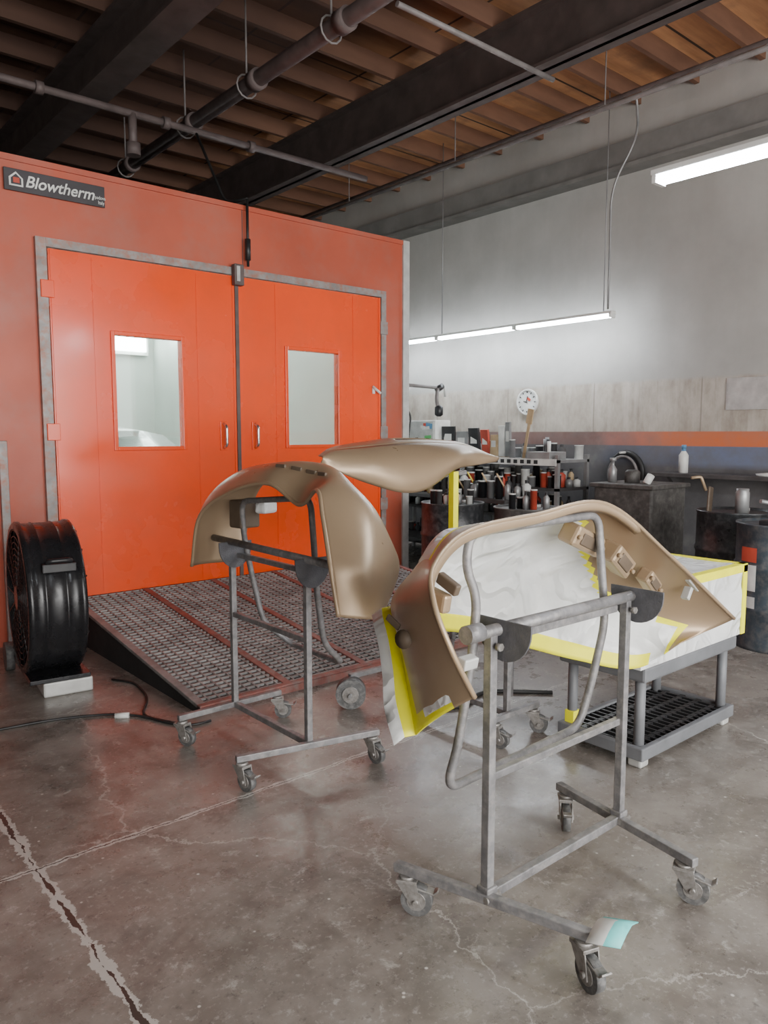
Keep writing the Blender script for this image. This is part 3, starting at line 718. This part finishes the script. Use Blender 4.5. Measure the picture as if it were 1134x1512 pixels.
m=M(); rx0,rx1,ry0,ry1=6.35,6.85,4.72,7.4
for x in (rx0,rx1):
    for y in (ry0,6.05,ry1): m.b2((x-.02,y-.02,0),(x+.02,y+.02,1.28),"item_gray")
for z in (.18,.62,.93,1.22): m.b2((rx0-.02,ry0-.02,z-.02),(rx1+.02,ry1+.02,z+.01),"bench_dark" if z<1.2 else "item_gray")
m.b2((rx0-.03,ry0,1.17),(rx0-.02,5.9,1.24),"item_white")
for i in range(9): m.b2((rx0-.032,4.95+.09*i,1.185),(rx0-.03,5.0+.09*i,1.225),"item_black")
m.done("frame",rk)
def can(m,x,y,z,r,h,k,lid="galv"):
    m.lathe([(r,0),(r,h),(r*1.05,h,lid),(r*1.05,h+.012,lid),(r*.85,h+.012,lid),(r*.84,h+.004,lid),(0,h+.004,lid)],(x,y,z),k,16)
def bottle(m,x,y,z,r,h,k,cap="item_black"):
    m.lathe([(r,0),(r,h*.68),(r*.4,h*.82),(r*.4,h*.86,cap),(r*.45,h,cap),(0,h,cap)],(x,y,z),k,14)
keys=["item_white","item_black","item_gray","item_black","item_gray","item_red","bench_dark","item_black","item_tan","bench_dark","item_white","item_gray","item_white","item_gray"]
m=M()
for z,dens in ((.19,.12),(.63,.105),(.94,.082),(1.23,.10)):
    y=ry0+.05
    while y<ry1-.05:
        for x in (6.42,6.60,6.77):
            if z>1.2 and (y>5.45 or y<5.3) and x<6.7: continue
            if random.random()<.9:
                k=random.choice(keys); h=random.uniform(.09,.22); r=random.uniform(.03,.048)
                (can if random.random()<.5 else bottle)(m,x+random.uniform(-.02,.02),y,z,r,h,k)
        y+=dens
m.done("paint_supplies",rk)
m=M(); m.b2((5.75,4.9,.80),(6.25,6.9,.84),"bench_dark",.005)
for x in (5.8,6.2):
    for y in (4.95,6.85): m.b2((x-.025,y-.025,0),(x+.025,y+.025,.80),"bench_dark")
m.b2((5.78,4.95,.3),(6.22,6.85,.33),"bench_dark")
m.done("work_bench")
m=M(); y=4.95
while y<6.8:
    for x in (5.85,6.0,6.15):
        if random.random()<.85:
            (can if random.random()<.5 else bottle)(m,x,y,.842,random.uniform(.03,.052),random.uniform(.10,.26),random.choice(keys))
    y+=.11
for i in range(7): m.bar((5.9,4.95+.2*i,.86),(5.8,5.05+.2*i,1.10),.015,.015,random.choice(["item_yellow","item_tan","item_gray"]))
m.done("mixing_supplies")
m=M()
for i in range(14):
    a=i*.449; r=.06+.12*(i%2); (can if i%2 else bottle)(m,5.10+r*math.cos(a),4.98+r*math.sin(a),.842,.03,random.uniform(.06,.16),random.choice(keys))
m.done("solvent_cans")
m=M()
for i in range(10):
    a=i*.62; r=.06+.13*(i%3)/2; (can if i%2 else bottle)(m,5.42+r*math.cos(a),4.36+r*math.sin(a),.822,.03,random.uniform(.08,.18),random.choice(keys))
m.done("solvent_cans")
m=M(); m.b2((6.4,6.55,1.23),(6.66,7.35,1.66),"item_white",.01); m.b2((6.39,6.58,1.26),(6.4,7.32,1.64),"galv")
for i in range(26):
    y=random.uniform(6.6,7.28); z=random.uniform(1.28,1.6); m.box((6.386-.0004*i,y,z),(.002,random.uniform(.05,.13),random.uniform(.03,.07)),random.choice(["item_black","item_black","item_red","item_green","item_yellow","item_blue","item_white","item_white"]),(random.uniform(-.2,.2),0,0))
m.done("stickered_cabinet",rk)
m=M()
for i,(y,k,h,w) in enumerate([(6.42,"item_black",.34,.20),(6.20,"item_gray",.28,.18),(6.00,"item_black",.32,.16),(5.83,"item_red",.30,.12),(5.70,"item_tan",.24,.10),(5.59,"item_white",.34,.08),(5.5,"item_gray",.38,.07)]):
    m.box((6.5,y,1.23+h/2+.015),(.03,w,h),k,(0,random.uniform(-.15,.1),random.uniform(-.15,.15)),.003)
    m.box((6.482,y,1.24+h*.6),(.004,w*.6,h*.3),"item_white",(0,0,0),0)
m.box((6.45,5.20,1.46),(.012,.035,.5),"item_tan",(.18,0,0),.003); m.box((6.45,5.165,1.68),(.014,.08,.16),"item_tan",(.18,0,0),.004)
m.done("boards_and_paddle",rk)
m=M(); m.b2((6.32,4.80,1.23),(6.60,5.10,1.31),"item_gray",.004)
for i in range(5): m.cyl((6.36+.05*i,4.84+.05*i,1.3),(6.36+.05*i,4.84+.05*i,1.42+.02*(i%3)),.02,keys[i],12)
m.done("parts_tray",rk)
m=M(); m.tube([(5.2,5.86,2.0),(5.85,5.92,1.99)],.018,"pipe_gray",10); m.b2((5.18,5.8,1.95),(5.22,5.92,2.06),"galv")
m.cyl((5.80,5.91,1.97),(5.88,5.92,2.01),.035,"item_black",14); m.tube([(5.80,5.90,1.98),(5.76,5.88,1.86),(5.78,5.86,1.74)],.02,"pipe_gray",10,.04)
m.lathe([(.02,0),(.045,.02),(.045,.10),(.02,.12)],(5.78,5.86,1.68),"item_black",16); m.tube([(5.95,5.95,2.02),(5.97,5.96,1.9)],.012,"galv",8)
m.tube([(5.22,5.83,1.8),(5.32,5.8,1.7),(5.28,5.8,1.4),(5.22,5.82,1.3)],.01,"cord_black",8,.1)
m.done("spray_gun_holder")
m=M(); m.tube([(3.5,2.6,.012),(3.2,2.9,.012),(2.95,2.75,.012),(2.7,2.95,.012),(3.0,3.1,.012)],.012,"cord_black",8,.15); m.done("air_hose")

# ---------------------------------------------------------------- light & camera
w=bpy.data.worlds.new("World"); scene.world=w; w.use_nodes=True
bg=w.node_tree.nodes["Background"]; bg.inputs[0].default_value=(1,.985,.96,1); bg.inputs[1].default_value=3.2
def area(name,loc,target,sx,sy,e,col):
    l=bpy.data.lights.new(name,"AREA"); l.shape='RECTANGLE'; l.size=sx; l.size_y=sy; l.energy=e; l.color=col
    o=bpy.data.objects.new(name,l); COL.objects.link(o); o.location=loc
    o.rotation_euler=(V(target)-V(loc)).to_track_quat('-Z','Y').to_euler(); return o
area("doorway_fill",(1.5,-3.9,2.0),(3,5,1.0),7,3.2,640,(1,.985,.96))  # added area light behind the camera, standing in for daylight through an unseen door

cam=bpy.data.cameras.new("camera"); co=bpy.data.objects.new("camera",cam); COL.objects.link(co)
cam.sensor_fit='VERTICAL'; cam.sensor_height=24; cam.lens=24*1120/1512
co.location=(0,0,1.5); co.rotation_euler=(math.pi/2-math.atan(116/1120),0,-math.radians(40.5))
cam.clip_start=.05
scene.camera=co
